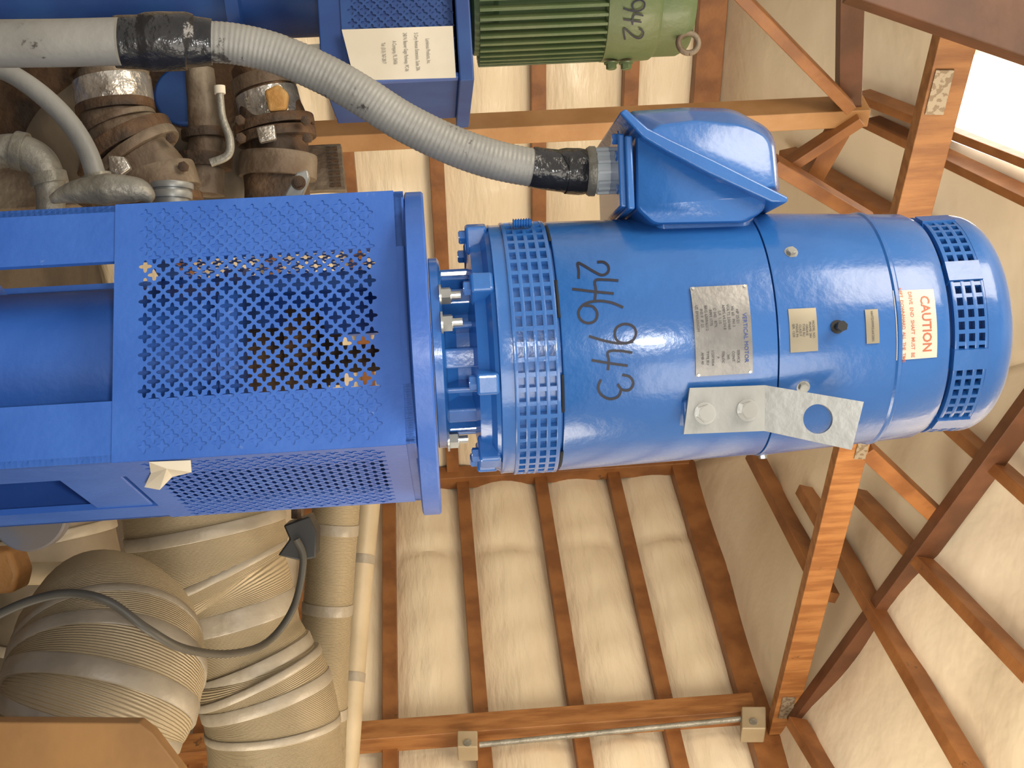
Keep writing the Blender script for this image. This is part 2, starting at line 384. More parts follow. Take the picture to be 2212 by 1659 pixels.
def patch(name,uv0,uv1,m,par,n=10,th=.0012,off=.0004):
    um=(uv0[0]+uv1[0])/2; vm=(uv0[1]+uv1[1])/2
    _,z0,_=shit(uv0[0],vm,off+th); _,z1,_=shit(uv1[0],vm,off+th)
    al,_,_=shit(um,uv0[1],off+th); ah,_,_=shit(um,uv1[1],off+th)
    vs=[];k=n+1
    for i in range(k):
        a=al+(ah-al)*i/n
        for z,o in((z0,off),(z1,off),(z1,off+th),(z0,off+th)): vs.append(cp(a,z,surfR(z)+o))
    fs=[]
    for i in range(n):
        for j in range(4): fs.append((i*4+j,(i+1)*4+j,(i+1)*4+(j+1)%4,i*4+(j+1)%4))
    fs+=[(0,1,2,3),tuple(n*4+j for j in range(4))]
    return mk(name,vs,fs,m,par,ang=30),(al,ah,z0,z1)
def ctext(s,a,z,size,m,par,name='printed_text',bold=0,off=.0022):
    vs,fs=textgeo(s,size,bold)
    return mk(name,[cp(a+v.x/Rs,z+v.y,surfR(z+v.y)+off) for v in vs],fs,m,par,smooth=False)
pl,(al,ah,z0,z1)=patch('nameplate',(1500,617),(1624,810),STEEL,mo,off=.0025)
hh=z1-z0; ww=(ah-al); OF=.0045
rows=["HP 25/21","Hz 60   PH 3","VOLTS 230/460","AMPS 64.2/24.8","S.F. 1.15","C 345   87%","RPM 1775","BRG 6309/6312","INS F  IP 23","US EM/AXNOM"]
for i,t in enumerate(rows): ctext(t,al+ww*.36,z1-hh*(.23+.078*i),.0056,DKT,pl,off=OF)
for i,t in enumerate(["SERVICE","CONT.","345","TEILOC","P","1/25P3054","TYPE RU","AMB 40"]): ctext(t,al+ww*.80,z1-hh*(.25+.09*i),.0052,DKT,pl,off=OF)
ctext("VERTICAL MOTOR",al+ww*.60,z1-hh*.11,.0085,mat('blue_print',(.02,.06,.3),.5),pl,off=OF)
for a,z in((al+.012,z0+.004),(al+.012,z1-.004),(ah-.012,z0+.004),(ah-.012,z1-.004)):
    r=surfR(z); q=B(); q.cyl(cp(a,z,r+.003),cp(a,z,r+.005),.0022,12); q.mk('rivet',ZINC,pl)
pl2,(al,ah,z0,z1)=patch('small_nameplate',(1706,666),(1766,760),TAG,mo)
for i in range(7): ctext(["MODEL NO.","FRAME 284","GREASE","TYPE RU","CLASS F","MADE IN","SER. 1235"][i],(al+ah)/2,z1-(z1-z0)*(.14+.12*i),.0048,DKT,pl2)
pl3,(al,ah,z0,z1)=patch('serial_tag',(1871,668),(1899,742),TAG,mo,off=.001)
ctext("HHTD99993/64/2001",(al+ah)/2,(z0+z1)/2,.0052,DKT,pl3,off=.003)
pl4,(al,ah,z0,z1)=patch('caution_sticker',(1936,626),(2024,775),STICK,mo,th=.0006,off=.0004)
am=(al+ah)/2; hh=z1-z0
ctext("CAUTION",am,z1-hh*.26,.0195,RED,pl4,bold=.0003,off=.0016)
ctext("DRIVE  END  SHAFT  MUST  BE",am,z0+hh*.40,.0076,RED,pl4,bold=.0001,off=.0016)
ctext("KEPT  DOWNWARD  ALL  THE  TIME",am,z0+hh*.18,.0070,RED,pl4,bold=.0001,off=.0016)
a,z,R=shit(1808,706); q=B(); p=cp(a,z,R-.003)
q.cyl(p,p+rad(a)*.006,.010,20); q.cyl(p,p+rad(a)*.022,.0055,12); q.cyl(p+rad(a)*.022,p+rad(a)*.03,.008,6); q.mk('grease_nipple',BLACK,mo,ang=25)
strokes=[
 [(1290,566),(1304,566),(1314,575),(1313,588),(1300,594),(1282,586),(1262,574),(1248,568),(1250,584),(1250,602)],
 [(1336,606),(1306,604),(1286,606),(1287,626),(1285,650)],[(1326,634),(1285,630),(1236,624)],
 [(1346,664),(1322,654),(1292,650),(1264,656),(1250,672),(1254,690),(1270,698),(1286,692),(1290,676),(1280,662),(1262,660)],
 [(1352,742),(1368,734),(1374,718),(1366,704),(1348,700),(1332,708),(1328,724),(1336,738),(1354,742)],[(1368,738),(1340,742),(1305,736),(1272,726)],
 [(1366,762),(1340,758),(1314,760),(1315,780),(1313,800)],[(1356,790),(1318,785),(1278,778)],
 [(1344,810),(1360,814),(1368,828),(1360,842),(1344,842),(1334,830)],[(1342,840),(1336,856),(1318,862),(1300,854),(1292,838),(1298,820)]]
def catm(p,sub=6):
    pts=[Vector((a,b,0)) for a,b in p]; o,_=smoothpath(pts,[1]*len(pts),sub); return o
q=B()
for s in strokes:
    pts=catm(s); w=2.8; vs=[]
    for i,p in enumerate(pts):
        d=(pts[min(i+1,len(pts)-1)]-pts[max(i-1,0)]).normalized(); n=Vector((-d.y,d.x,0))*w
        for e in(n,-n):
            a,z,R=shit(p.x+e.x,p.y+e.y,.0008); vs.append(cp(a,z,R))
    q.add(vs,[(2*i,2*i+2,2*i+3,2*i+1) for i in range(len(pts)-1)])
q.mk('marker_writing',INK,mo,smooth=False)
# lifting bracket
a,zz,RR=shit(1565,830); yb=cp(a,zz,RR).y-.012
def ringplate(c4,hc,hr,n=32):
    out=[];inn=[]
    angs=[2*pi*i/n for i in range(n)]+[math.atan2(c[1]-hc[1],c[0]-hc[0])%(2*pi) for c in c4]
    angs=sorted(set(round(w,6) for w in angs))
    for w in angs:
        d=Vector((cos(w),sin(w)))
        best=1e9
        for k in range(4):
            p=Vector(c4[k])-Vector(hc); r=Vector(c4[(k+1)%4])-Vector(hc); e=r-p
            den=d.x*(-e.y)+d.y*e.x
            if abs(den)<1e-9: continue
            t=(p.x*(-e.y)+p.y*e.x)/den; s_=(d.x*p.y-d.y*p.x)/den
            if t>0 and -1e-4<=s_<=1+1e-4: best=min(best,t)
        out.append(Vector(hc)+d*best); inn.append(Vector(hc)+d*hr)
    return out,inn
yf=lambda u: yb-(max(0,u-1652))/210*.05
q=B()
c4=[(1652,832),(1866,868),(1840,972),(1652,931)]
out,inn=ringplate(c4,(1767,905),32,n=40)
n=len(out); th=.008
vs=[P(p.x,p.y,yf(p.x)) for p in out]+[P(p.x,p.y,yf(p.x)) for p in inn]
vs+= [v+Vector((0,th,0)) for v in vs]
fs=[]
for i in range(n):
    j=(i+1)%n
    fs+=[(i,j,n+j,n+i),(2*n+i,3*n+i,3*n+j,2*n+j),(i,2*n+i,2*n+j,j),(n+i,n+j,3*n+j,3*n+i)]
q.add(vs,fs)
c=[(1490,838),(1652,832),(1652,931),(1477,938)]
vs=[P(u,v,yb) for u,v in c]; vs+=[v+Vector((0,th,0)) for v in vs]
q.add(vs,[(0,1,2,3),(7,6,5,4),(0,4,5,1),(1,5,6,2),(2,6,7,3),(3,7,4,0)])
br=q.mk('lifting_bracket',GALV,mo,smooth=False)
for u,v in((1522,893),(1614,886)):
    p=P(u,v,yb); hexb('hex_bolt',p,Vector((0,-1,0)),.0135,.014,br,wr=1.2)
    q=B(); q.cyl(p,p+Vector((0,.09,0)),.008,10); q.mk('bolt_shank',ZINC,br)
q=B(); q.box((P(1522,893,yb)+P(1614,886,yb))/2+Vector((0,.055,0)),Vector((.02,0,0)),Vector((0,.044,0)),Z*.06); q.mk('bracket_boss',BLUE,mo,smooth=False,bevel=.004)
# terminal box
def prism(name,pts,y0,y1,m,par,bevel=.006,ang=30):
    vs=[P(u,v,y0) for u,v in pts]; bk=[Vector((v.x,y1,v.z)) for v in vs]; n=len(pts)
    fs=[tuple(range(n)),tuple(range(2*n-1,n-1,-1))]+[(i,(i+1)%n,(i+1)%n+n,i+n) for i in range(n)]
    return mk(name,vs+bk,fs,m,par,smooth=True,ang=ang,bevel=bevel)
def loft(name,layers,y1,m,par,bevel=.004,ang=35):
    rows=[[P(u,v,y) for u,v in pts] for pts,y in layers]; rows.append([Vector((v.x,y1,v.z)) for v in rows[-1]])
    n=len(rows[0]); vs=[v for r in rows for v in r]; R=len(rows)
    fs=[tuple(range(n)),tuple((R-1)*n+i for i in range(n))]
    for k in range(R-1): fs+=[(k*n+i,k*n+(i+1)%n,(k+1)*n+(i+1)%n,(k+1)*n+i) for i in range(n)]
    return mk(name,vs,fs,m,par,ang=ang,bevel=bevel)
def rnd(pts,rs,k=5):
    out=[];n=len(pts)
    for i,(p,r) in enumerate(zip(pts,rs)):
        p=Vector(p); a=Vector(pts[i-1]); b=Vector(pts[(i+1)%n])
        da=(a-p); db=(b-p); r_=min(r,da.length*.45,db.length*.45)
        s=p+da.normalized()*r_; e=p+db.normalized()*r_
        for j in range(k+1):
            t=j/k; out.append(tuple(s*(1-t)**2+p*2*t*(1-t)+e*t*t))
    return out
def inset(pts,d):
    c=Vector((sum(p[0] for p in pts)/len(pts),sum(p[1] for p in pts)/len(pts)))
    return [tuple(c+(Vector(p)-c)*(1-d/max(1,(Vector(p)-c).length))) for p in pts]
loft('terminal_neck',[([(1420,470),(1426,508),(1616,502),(1616,470)],1.95),([(1400,462),(1412,538),(1628,530),(1632,458)],1.975)],2.12,BLUE,mo,.008)
bp_=rnd([(1372,262),(1372,452),(1408,486),(1608,482),(1648,458),(1660,424)],[4,12,14,14,14,4])
tb=loft('terminal_box',[(inset(bp_,9),1.922),(inset(bp_,3),1.926),(bp_,1.936)],2.17,BLUE,mo,0,ang=50)
fr=rnd([(1400,282),(1424,266),(1500,258),(1600,266),(1666,296),(1676,404),(1652,410)],[4,10,10,24,34,6,2],6)
md=rnd([(1352,256),(1364,240),(1480,232),(1580,234),(1672,282),(1684,414),(1656,420)],[4,6,10,24,36,6,2],6)
mid=[tuple((Vector(p)*.35+Vector(q_)*.65)) for p,q_ in zip(fr,md)]
cv=loft('box_cover',[(inset(fr,8),1.901),(inset(fr,2),1.904),(fr,1.909),(mid,1.93),(md,1.985)],2.17,BLUE,tb,0,ang=45)
fl=prism('cover_flange',[(1338,243),(1352,234),(1400,276),(1452,302),(1545,346),(1704,426),(1700,438),(1668,437),(1526,372),(1438,326),(1390,298)],1.898,2.19,BLUE,tb,.003)
prism('entry_plate',[(1350,292),(1366,292),(1372,452),(1356,452)],1.92,2.18,BLUE,tb,.003)
prism('gasket_plate',[(1334,288),(1349,288),(1355,447),(1340,447)],1.93,2.17,BLUE,tb,.003)
for (u,v) in((1328,300),(1335,336),(1338,408),(1344,438)):
    hexb('hex_bolt',P(u+8,v,1.955),-Z,.009,.008,tb,BLUE)
e0=P(1128,490,1.96)
tube('spring_stud',[e0+Z*-.014+X*-.006,e0+Z*.014-X*.006],.006,BLUE,mo,smooth_path=False,ridge=(.004,.0012),seg=12)
# ------------------------------------------------ pump stand
pu=thing('vertical_pump','blue steel pump stand with perforated quatrefoil guard and round top flange','pump',(AX,AY,0))
L=B(); Rf=ar(900,352)
L.lathe(AX,AY,[(.05,az(894)),(Rf-.004,az(894)),(Rf,az(897)),(Rf,az(930)),(Rf-.003,az(934)),(.05,az(934))],seg=160); L.mk('top_flange',BLUE2,pu)
PH=radians(16.7); ex=Vector((cos(PH),-sin(PH),0)); ey=Vector((sin(PH),cos(PH),0)); SC=Vector((AX+.001,AY+.01,0)); h=.1935
ztop=az(894)
def sp(x,y,z): return SC+ex*x+ey*y+Z*z
zg0=PP(244,700,sp(0,-h-.004,0),ey).z; zg1=PP(864,700,sp(0,-h-.004,0),ey).z
zh0=PP(292,700,sp(0,-h-.004,0),ey).z; zh1=PP(822,700,sp(0,-h-.004,0),ey).z
def slab(name,x0,x1,y0,y1,z0,z1,m,par,bevel=.003):
    q=B(); q.box(sp((x0+x1)/2,(y0+y1)/2,(z0+z1)/2),ex*(x1-x0)/2,ey*(y1-y0)/2,Z*(z1-z0)/2); return q.mk(name,m,par,smooth=False,bevel=bevel)
lw=.088; tt=.010
for sx in(-1,1):
    for sy in(-1,1):
        q=B()
        x0,x1=sorted((sx*h,sx*(h-lw))); y0,y1=sorted((sy*h,sy*(h-tt)))
        q.box(sp((x0+x1)/2,(y0+y1)/2,(.02+ztop)/2),ex*(x1-x0)/2,ey*(y1-y0)/2,Z*(ztop-.02)/2)
        x0,x1=sorted((sx*h,sx*(h-tt))); y0,y1=sorted((sy*h,sy*(h-lw)))
        q.box(sp((x0+x1)/2,(y0+y1)/2,(.02+ztop)/2),ex*(x1-x0)/2,ey*(y1-y0)/2,Z*(ztop-.02)/2)
        q.mk('stand_leg',BLUE2,pu,smooth=False)
for x0,x1,y0,y1 in((-h,h,-h,-h+tt),(-h,h,h-tt,h),(-h,-h+tt,-h,h),(h-tt,h,-h,h)):
    slab('stand_header',x0,x1,y0,y1,zh1+.010,ztop,BLUE2,pu)
slab('stand_base',-.28,.28,-.28,.28,0,.03,BLUE2,pu)
L=B(); zc=PP(535,740,sp(0,-.05,0),ey).z
L.lathe(SC.x,SC.y,[(.13,.03),(.13,zc-.03),(.15,zc-.03),(.15,zc),(.05,zc)]); L.mk('pump_column',BLUE2,pu)
L=B(); L.lathe(SC.x,SC.y,[(.055,zc),(.055,zc+.06),(.085,zc+.06),(.085,zc+.11),(.04,zc+.11),(.04,zc+.14),(.022,zc+.14),(.022,ztop)]); L.mk('shaft_coupling',RUST,pu)
zf=P(60,700,1.95).z
L=B(); L.lathe(SC.x,SC.y,[(.12,zf-.10),(.155,zf-.10),(.155,zf-.085),(.12,zf-.085)],closed=True); L.mk('column_collar',BLUE2,pu)
def perf(name,o,ax,W,z0,z1,zh0,zh1,nx,m,par):
    s=(zh1-zh0)/round((zh1-zh0)/.01305); M_=round((zh1-zh0)/s); sx=(W-.012)/nx; mg=.006
    q=B()
    def pt(i,j): return o+ax*(mg+i*sx)+Z*(zh0+j*s)
    n=32
    for i in range(nx+1):
        for j in range(M_+1):
            if (i+j)%2: continue
            if 0<i<nx and 0<j<M_:
                vs=[]
                for k in range(n):
                    t=2*pi*k/n; e=1/(abs(cos(t))+abs(sin(t))); vs.append(pt(i+e*cos(t),j+e*sin(t)))
                for k in range(n):
                    t=2*pi*k/n; e=.74*(.46+.54*cos(2*t)**2); vs.append(pt(i+e*cos(t),j+e*sin(t)))
                q.add(vs,[(k,(k+1)%n,n+(k+1)%n,n+k) for k in range(n)])
            else:
                c=[(1,0),(0,1),(-1,0),(0,-1)]; ps=[]
                for k in range(4):
                    a,b=i+c[k][0],j+c[k][1]
                    if 0<=a<=nx and 0<=b<=M_: ps.append(pt(a,b))
                if len(ps)==3: q.add(ps,[(0,1,2)])
                elif len(ps)==2: q.add([pt(i,j)]+ps,[(0,1,2)])
    def quad(x0,x1,a,b): q.add([o+ax*x0+Z*a,o+ax*x1+Z*a,o+ax*x1+Z*b,o+ax*x0+Z*b],[(0,1,2,3)])
    quad(0,W,z0,zh0); quad(0,W,zh1,z1); quad(0,mg,zh0,zh1); quad(W-mg,W,zh0,zh1)
    return q.mk(name,m,par,smooth=False,solid=.0010)
g=h+.0009
perf('perforated_guard',sp(-g,-g,0),ex,2*g,zg0,zg1,zh0,zh1,28,BLUE2,pu)
perf('perforated_guard',sp(g,-g,0),ey,2*g,zg0,zg1,zh0,zh1,28,BLUE2,pu)
perf('perforated_guard',sp(-g,-g,0),ey,2*g,zg0,zg1,zh0,zh1,28,BLUE2,pu)
pg=sp(g+.002,0,0)
def onside(u,v,off=0): return PP(u,v,pg+ex*off,ex)
tl=[onside(322,998),onside(412,994,.0),onside(414,1020,.012),onside(372,1030,.0),onside(345,1058,.014),onside(312,1052,.004),onside(326,1022)]
q=B(); q.add(tl+[onside(360,1012,.008)],[(i,(i+1)%7,7) for i in range(7)]); q.mk('torn_label',PAPER,pu,smooth=False,solid=.0006)
slab('side_crossbar',h-.012,h-.002,-h+.02,h-.02,zg0-.10,zg0-.01,BLUE2,pu)
p0=P(60,1110,2.28); q=B(); q.cyl(p0,p0+Vector((0,.04,0)),px(80,2.3),40); q.cyl(p0+Vector((0,.04,0)),p0+Vector((-.06,.12,0)),px(50,2.3),30)
q.mk('discharge_flange',mat('grey_blue_paint',(.10,.12,.17),.5,0,(.14,.12,.11),8),pu,bevel=.004)
# ------------------------------------------------ conduit hose
hp=[(1264,370),(1220,369),(1150,362),(1060,343),(970,311),(870,262),(780,205),(700,160),(600,117),(520,97),(450,90),(350,88),(262,88)]
def yh(u): return 2.05-.10*(1-max(0,u)/1280)
hose=tube('conduit_hose',[P(u,v,yh(u)) for u,v in hp[0:]],[px(r,2) for r in(38,39,42,43,43,43,43,43,43,43,43,43,43)],GREYH,None,ridge=(.0075,.0004),seg=40)
tag(hose,'grey flexible liquid-tight conduit bound with black tape ends','conduit hose')
tube('steel_conduit_end',[P(u,v,yh(0)) for u,v in((258,90),(120,93),(-120,96))],px(50,1.95),GREYH,hose,seg=40,wob=.004)
tube('tape_wrap',[P(u,v,yh(u)) for u,v in((1148,361),(1180,366),(1215,369),(1222,369),(1250,370),(1263,370))],[px(r,2.03) for r in(44,45,46,50,51,49)],TAPE,hose,seg=36,wob=.01)
tube('tape_wrap',[P(u,v,yh(u)) for u,v in((248,92),(262,92),(300,91),(320,90),(350,88),(400,88),(420,90),(458,92))],[px(r,1.96) for r in(54,56,57,62,63,62,54,49)],TAPE,hose,seg=36,wob=.02)
fit=thing('conduit_fitting','light grey conduit connector screwed into the terminal box','conduit fitting',P(1310,368,2.05))
tube('connector_nut',[P(u,v,2.05) for u,v in((1266,370),(1272,370),(1284,370),(1286,370))],[px(r,2.05) for r in(50,54,54,46)],GREYP,fit,smooth_path=False,seg=32)
tube('connector_body',[P(u,v,2.05) for u,v in((1284,370),(1322,368))],px(46,2.05),WHITE,fit,smooth_path=False,seg=32)
for k in range(14):
    a_=2*pi*k/14; c0=P(1303,369,2.05); o=Vector((cos(a_),sin(a_),0)); qq=B(); qq.box(c0+o*px(47,2.05),o*.003,o.cross(Z)*.002,Z*px(16,2.05)); qq.mk('connector_rib',WHITE,fit,smooth=False)
tube('lock_ring',[P(u,v,2.05) for u,v in((1319,368),(1331,368))],px(55,2.05),WHITE,fit,smooth_path=False,seg=32,ridge=(.004,.0008))
tube('threaded_nipple',[P(u,v,2.05) for u,v in((1330,368),(1334,367))],px(40,2.05),RUST,fit,smooth_path=False,seg=32)
# ------------------------------------------------ second pump with green motor
y2=2.9; G0=P(1200,-62,y2); GX,GY=G0.x,G0.y
def gz(u,v=40): return P(u,v,y2).z
gm=thing('electric_motor','olive green ribbed vertical motor on a blue pump stand','electric motor',(GX,GY,gz(1015)))
def gr(p): return p*y2/F
L=B(); L.lathe(GX,GY,[(gr(150),gz(1013)),(gr(170),gz(1020)),(gr(172),gz(1060)),(gr(180),gz(1070)),(gr(180),gz(1290)),(gr(196),gz(1296)),(gr(200),gz(1330)),(gr(196),gz(1400)),(gr(190),gz(1408)),(gr(190),gz(1460)),(gr(180),gz(1480)),(gr(120),gz(1492)),(.01,gz(1494))]); gs=L.mk('motor_shell',GREEN,gm)
for i in range(56):
    a_=2*pi*i/56; o=Vector((sin(a_),-cos(a_),0)); L=B(); L.box(Vector((GX,GY,(gz(1030)+gz(1295))/2))+o*gr(186),o*gr(9),o.cross(Z)*.0035,Z*(gz(1295)-gz(1030))/2)
    L.mk('cooling_fin',GREEN,gs,smooth=False)
for v,u in((135,1320),(135,1352)):
    hexb('hex_bolt',P(u,v,y2),X,.012,.012,gm,GREEN)
c0=P(1487,93,2.82)
tube('lifting_eye',[c0+Vector((0.022*cos(t),0,.022*sin(t))) for t in [2*pi*i/16 for i in range(17)]],.0065,RUST2,gm,seg=10)
def gstroke(lines):
    q=B()
    for s in lines:
        pts=catm(s); vs=[]
        for i,p in enumerate(pts):
            d=(pts[min(i+1,len(pts)-1)]-pts[max(i-1,0)]).normalized(); n=Vector((-d.y,d.x,0))*2
            for e in(n,-n):
                dd=ray(p.x+e.x,p.y+e.y); R=gr(200)+.002; a=dd.x**2+dd.y**2; b=-2*(dd.x*GX+dd.y*GY); c=GX**2+GY**2-R*R; D=max(0,b*b-4*a*c)
                vs.append(C+dd*((-b-sqrt(D))/(2*a)))
        q.add(vs,[(2*i,2*i+2,2*i+3,2*i+1) for i in range(len(pts)-1)])
    q.mk('marker_writing',INK,gm,smooth=False)
gstroke([[(1378,24),(1390,18),(1392,6),(1382,0),(1370,4),(1366,14),(1372,24),(1380,24)],[(1386,22),(1366,24),(1346,18)],[(1390,34),(1370,32),(1366,54)],[(1386,48),(1346,42)],[(1380,62),(1390,70),(1384,82),(1370,80),(1348,62),(1350,86)]])
p2=thing('vertical_pump','dark blue pump stand carrying the green motor','pump',(GX,GY,0))
yf2=2.66; zt2=gz(1008)-.032; xr=P(800,178,yf2).x; xl=xr-.46; zb2=P(690,100,yf2).z
def bx(name,x0,x1,y0,y1,z0,z1,m,par,bevel=.003):
    q=B(); q.box(Vector(((x0+x1)/2,(y0+y1)/2,(z0+z1)/2)),X*(x1-x0)/2,Vector((0,(y1-y0)/2,0)),Z*(z1-z0)/2); return q.mk(name,m,par,smooth=False,bevel=bevel)
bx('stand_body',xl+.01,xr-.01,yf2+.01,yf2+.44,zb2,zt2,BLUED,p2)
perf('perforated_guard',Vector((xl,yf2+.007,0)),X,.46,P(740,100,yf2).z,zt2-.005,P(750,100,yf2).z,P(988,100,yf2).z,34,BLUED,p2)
bx('guard_rim',xr-.012,xr,yf2-.006,yf2+.02,zb2,zt2,BLUE2,p2)
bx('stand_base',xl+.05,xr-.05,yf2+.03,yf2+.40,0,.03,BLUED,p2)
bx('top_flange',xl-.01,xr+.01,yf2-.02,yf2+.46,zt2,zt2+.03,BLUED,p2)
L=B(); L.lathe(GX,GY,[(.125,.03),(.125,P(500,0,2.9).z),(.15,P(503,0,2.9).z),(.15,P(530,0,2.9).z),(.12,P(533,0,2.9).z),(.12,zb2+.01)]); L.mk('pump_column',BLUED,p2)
pc=[(738,64),(978,56),(985,168),(766,174)]; pv=[P(u,v,yf2-.012) for u,v in pc]
ps=mk('paper_notice',pv,[(0,1,2,3)],PAPER,None,smooth=False,solid=.001); tag(ps,'white paper notice with typed address taped to blue guard','paper notice')
ctr=P(865,115,yf2-.014)
for i,t in enumerate(["Luminous Products, Inc.","5 Cary Avenue Extension, Suite 206","240 N. Beaver Gage Parkway, PC-06","A Company, FL 33436","Tel: (513) 767-2817"]):
    vs,fs=textgeo(t,.0115)
    mk('typed_text',[Vector((ctr.x-.002+v.x*.46,ctr.y,P(925-24*i,112,yf2).z+v.y)) for v in vs],fs,GREYT,ps,smooth=False)
p3=[P(u,v,2.72) for u,v in((632,98),(735,92),(752,160),(650,130))]
tag(mk('paper_tag',p3,[(0,1,2,3)],PAPER,None,smooth=False,solid=.001),'creased white paper tag hanging beside notice','paper tag')
# ------------------------------------------------ insulated pipes
def pipe(label,pts,m,bands=(),name='insulated_pipe',cat='insulated pipe',bm=BAND,wob=.008,seg=40,bw=.03,group=None):
    P3=[P(u,v,y) for u,v,r,y in pts]; R=[px(r,y) for u,v,r,y in pts]
    o=tube(name,P3,R,m,None,seg=seg,wob=wob); tag(o,label,cat,group)
    sp_,sr_=smoothpath(P3,R,10); n=len(sp_)
    for b in bands:
        f=b[0] if isinstance(b,tuple) else b; ex_=b[1] if isinstance(b,tuple) else 1.035; w=b[2] if isinstance(b,tuple) else bw; mm=b[3] if isinstance(b,tuple) and len(b)>3 else bm
        k=min(n-2,max(1,int(f*(n-1)))); c=sp_[k]; d=(sp_[k+1]-sp_[k-1]).normalized()
        r=sr_[k]*ex_
        tube('pipe_band',[c-d*w*.5,c-d*w*.42,c+d*w*.42,c+d*w*.5],[r*.99,r,r,r*.99],mm,o,smooth_path=False,seg=seg)
    return o
gP='insulated pipes'
pipe('slim cream pipe running past the wall boards',[(798,1060,26,4.3),(775,1300,26,4.2),(745,1700,26,4.0)],TANS,(.35,.7),wob=.003,group=gP)
pipe('tan corrugated insulated pipe behind the fittings',[(730,1050,50,3.6),(715,1220,52,3.6),(700,1420,54,3.6),(690,1700,54,3.6)],TAN,(.2,.5,.8),group=gP,wob=.003)
pipe('large tan insulated pipe with taped stepped joints',[(430,1060,165,3.12),(445,1140,168,3.12),(462,1215,164,3.12),(484,1262,150,3.12),(500,1290,132,3.12),(525,1380,126,3.12),(548,1430,128,3.12),(556,1455,140,3.12),(575,1500,142,3.12),(590,1570,142,3.12),(600,1720,142,3.12)],TAN,((.10,1.02,.03),(.24,1.015,.02),(.44,1.02,.05),(.60,1.04,.03),(.72,1.03,.02),(.8,1.015,.03),(.9,1.02,.02)),group=gP,wob=.002)
pipe('bulky tan insulated elbow wrapped with grey tape',[(205,1285,80,2.82),(215,1315,135,2.74),(230,1375,188,2.64),(232,1440,206,2.58),(215,1510,204,2.54),(190,1580,192,2.52),(150,1740,182,2.52)],TAN,((.42,1.012,.02),(.52,1.012,.03),(.66,1.02,.04),(.8,1.015,.03)),group=gP,wob=.002)
pipe('thin pale pipe leading into the insulated joint',[(-60,1240,24,3.05),(120,1238,24,3.05),(262,1230,22,3.05)],TANS,(),wob=.003,group=gP)
pipe('wide dark brown insulated header pipe filling the shaded gap low behind the pump',[(60,1000,140,3.7),(110,1300,150,3.7),(60,1720,150,3.7)],TAND,(.3,.6),group=gP)  # added pipe, coloured dark for the shaded gaps between the fittings
tag(tube('rubber_hose',[P(u,v,y) for u,v,y in((-40,1345,2.28),(60,1300,2.28),(150,1282,2.28),(235,1300,2.28),(320,1360,2.3),(400,1402,2.4),(500,1412,2.6),(580,1385,2.78),(635,1310,2.84),(655,1210,2.86),(640,1165,2.86))],px(9,2.5),HOSED),'thin dark grey hose draped across insulated pipes','hose')
va=thing('valve_handle','black valve bracket with rusty bolt on the insulated pipe','valve',P(645,1170,2.9))
prism('handle_plate',[(612,1135),(668,1115),(684,1150),(682,1205),(650,1212),(600,1200),(625,1165)],2.88,2.98,BLACK,va,.004)
tube('rusty_bolt',[P(640,1092,2.92),P(640,1120,2.92)],[.012,.012],RUST,va,smooth_path=False,seg=6)
tag(prism('wooden_plank',[(-1030,1590),(0,1560),(300,1562),(330,1585),(410,1690),(-1030,1760)],2.2,2.24,mat('tan_plank_wood',(.33,.17,.055),.7,0,(.22,.11,.035),4,.15,14),None,.003),'rough tan wooden plank end among pipes','wooden plank')
tag(prism('wooden_block',[(-724,1235),(20,1188),(40,1240),(30,1282),(-724,1330)],2.6,2.7,mat('orange_lump',(.38,.18,.05),.6,0,(.28,.12,.03),9,.4,20),None,.01),'orange wooden block beside the pale pipe','wooden block')
# ------------------------------------------------ upper fittings cluster
pipe('grey armoured hose running into a cast fitting',[(-60,130,20,2.35),(20,158,20,2.35),(90,205,21,2.35),(150,265,21,2.35),(190,330,21,2.35),(212,400,22,2.35)],GREYH,((.96,1.5,.02,GREYP),),name='armoured_hose',cat='hose',wob=.0)
pipe('grey cast elbow fitting beside the hose',[(-60,340,34,2.4),(30,325,36,2.4),(85,348,36,2.4),(108,400,32,2.4),(108,470,28,2.4)],GREYP,((.3,1.15,.02,GREYP),(.72,1.2,.02,GREYP)),name='pipe_elbow',cat='pipe fitting',wob=.01)
v1=pipe('rusty flanged valve wrapped in silver foil',[(235,130,78,2.7),(245,200,74,2.7),(255,260,70,2.7),(290,330,80,2.7),(335,390,75,2.7),(350,470,70,2.7)],RUST2,((.05,1.12,.03,RUST),(.2,1.1,.05,FOIL),(.32,1.15,.02,RUST),(.42,1.12,.012,RUST2),(.55,1.3,.03,RUST),(.62,1.28,.02,RUST2),(.82,1.2,.05,RUST2),(.9,1.25,.015,RUST)),name='pipe_valve',cat='valve',wob=.05)
v2=pipe('rusty brown valve with torn orange insulation',[(560,140,62,2.8),(575,200,60,2.8),(590,260,68,2.8),(600,320,66,2.8),(600,380,70,2.8),(590,470,70,2.8)],RUST,((.15,1.12,.03,RUST2),(.3,1.05,.06,FOIL),(.45,1.28,.02,RUST),(.52,1.28,.02,RUST),(.75,1.2,.05,RUST2)),name='pipe_valve',cat='valve',wob=.05)
pipe('small rusty valve with round handwheel',[(430,150,30,2.85),(440,250,32,2.85),(445,330,40,2.85),(440,420,44,2.85)],RUST2,((.5,1.4,.02,RUST),(.75,1.4,.03,RUST),),name='pipe_valve',cat='valve',wob=.04)
for vv,pts_ in((v1,[(262,318),(372,300),(398,362),(250,372)]),(v2,[(520,262),(662,262),(665,300),(522,300)])):
    for (u,v) in pts_: hexb('flange_bolt',P(u,v,2.64 if vv is v1 else 2.72),Vector((0,-1,0)),.011,.012,vv,RUST,washer=False)
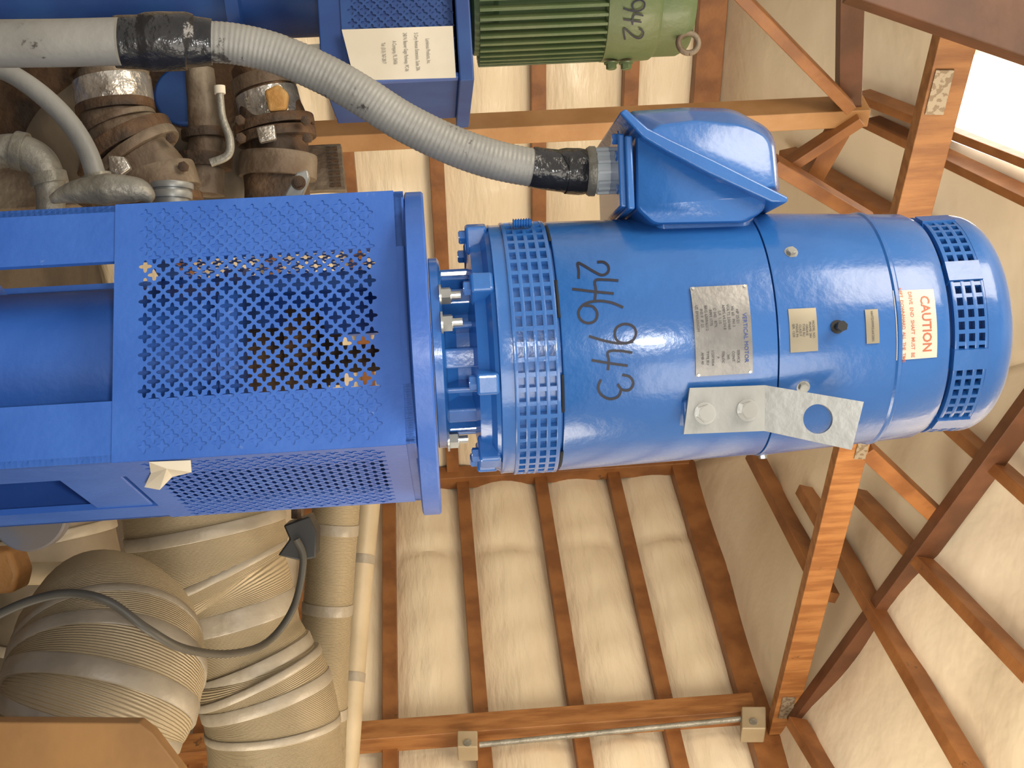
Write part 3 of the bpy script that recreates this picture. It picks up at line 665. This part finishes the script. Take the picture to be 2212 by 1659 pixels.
pipe('thin grey vent pipe beside the valve',[(474,185,8,2.5),(480,250,8,2.5),(496,300,9,2.5),(492,335,9,2.5),(455,352,9,2.5)],GREYP,((.05,1.5,.015,PAPER),),name='vent_pipe',cat='pipe',wob=0)
pipe('brown insulation-clad pipe below the valves',[(120,250,90,3.1),(260,360,110,3.1),(450,400,110,3.1),(640,390,90,3.1)],TAND,((.3,1.05,.05,RUST),),name='insulated_pipe',wob=.06)
pipe('dark brown header pipe behind the valves',[(-60,300,170,3.6),(200,260,170,3.6),(420,250,150,3.6),(560,260,120,3.6)],RUST,(),name='header_pipe',cat='pipe',wob=.03)
pipe('rust-stained upper header pipe above the valves',[(-60,40,110,4.05),(150,30,110,4.05),(330,40,100,4.05),(480,70,70,4.05)],TAND,(.4,),name='header_pipe',cat='pipe',wob=.03)
pipe('grey conduit coupling with ridged silver collar',[(372,470,36,2.25),(372,430,36,2.25),(372,395,40,2.25)],GALV,((.6,1.15,.012,GALV),(.85,1.15,.01,GALV)),name='conduit_coupling',cat='pipe fitting',wob=0)
pipe('grey cast cover on top of the pump guard',[(110,432,8,2.15),(160,415,24,2.15),(230,408,34,2.15),(300,412,26,2.15),(330,432,8,2.15)],GREYP,(),name='cast_cover',cat='pipe fitting',wob=.02)
q=B(); q.cyl(P(395,205,2.98),P(395,205,2.98)+Vector((0,.04,0)),px(62,2.98),40); tag(q.mk('blue_flange',BLUED,None,bevel=.006),'round blue flange between rusty valves','pipe flange')
ch=prism('slotted_channel',[(-500,382),(692,312),(736,310),(748,412),(700,412),(-500,482)],3.3,3.34,RUST2,None,.003); tag(ch,'slotted steel strut channel with rusty holes','strut channel')
for k in range(7):
    c0=P(716+k*1.5,322+k*13,3.298); q=B(); q.box(c0,X*.005,Vector((0,.001,0)),Z*.014); q.mk('channel_slot',RUST,ch,smooth=False)
mb=prism('steel_bracket',[(612,425),(640,372),(664,366),(668,385),(650,430)],2.2,2.22,GALV,pu,.003)
hexb('hex_bolt',P(645,395,2.197),Vector((0,-1,0)),.009,.007,mb,RUST)
prism('foil_scrap',[(232,335),(268,338),(282,362),(262,378),(236,372)],2.59,2.61,FOIL,v1,.003)
prism('foil_scrap',[(552,275),(592,268),(596,300),(560,308)],2.70,2.72,FOIL,v2,.003)
prism('insulation_scrap',[(570,195),(600,180),(622,200),(618,235),(580,240)],2.71,2.74,mat('orange_foam',(.5,.3,.1),.7,0,(.4,.2,.05),20,.5,30),v2,.006)
# ------------------------------------------------ lights
w=bpy.data.worlds.new('world'); sc.world=w; w.use_nodes=True
bg=w.node_tree.nodes['Background']; bg.inputs[0].default_value=(1,.93,.83,1); bg.inputs[1].default_value=.76
def area(name,loc,target,size,e,col):
    l=bpy.data.lights.new(name,'AREA'); l.size=size; l.energy=e; l.color=col; o=bpy.data.objects.new(name,l); sc.collection.objects.link(o)
    o.location=loc; o.rotation_euler=(Vector(target)-Vector(loc)).to_track_quat('-Z','Y').to_euler(); return o
area('camera_flash',(.02,.0,1.66),(AX,AY,1.6),.10,13,(1,.97,.93))
area('bay_light',(-1.4,.6,3.4),(0,4,1.5),1.4,66,(1,.88,.72))
area('back_corner_area',(1.6,2.6,3.0),(.6,6.5,2),1.2,66,(1,.86,.68))  # warm area lamp high on the right, aimed at the back corner
area('roof_fill',(1.8,2.2,1.0),(.8,5,4),1.2,40,(1,.88,.70))  # added low fill lamp, aimed upward to brighten the roof film
area('right_rear_area',(1.8,-.5,2.2),(0,2.5,1.2),1.6,38,(1,.92,.8))  # warm area lamp behind and right of the camera
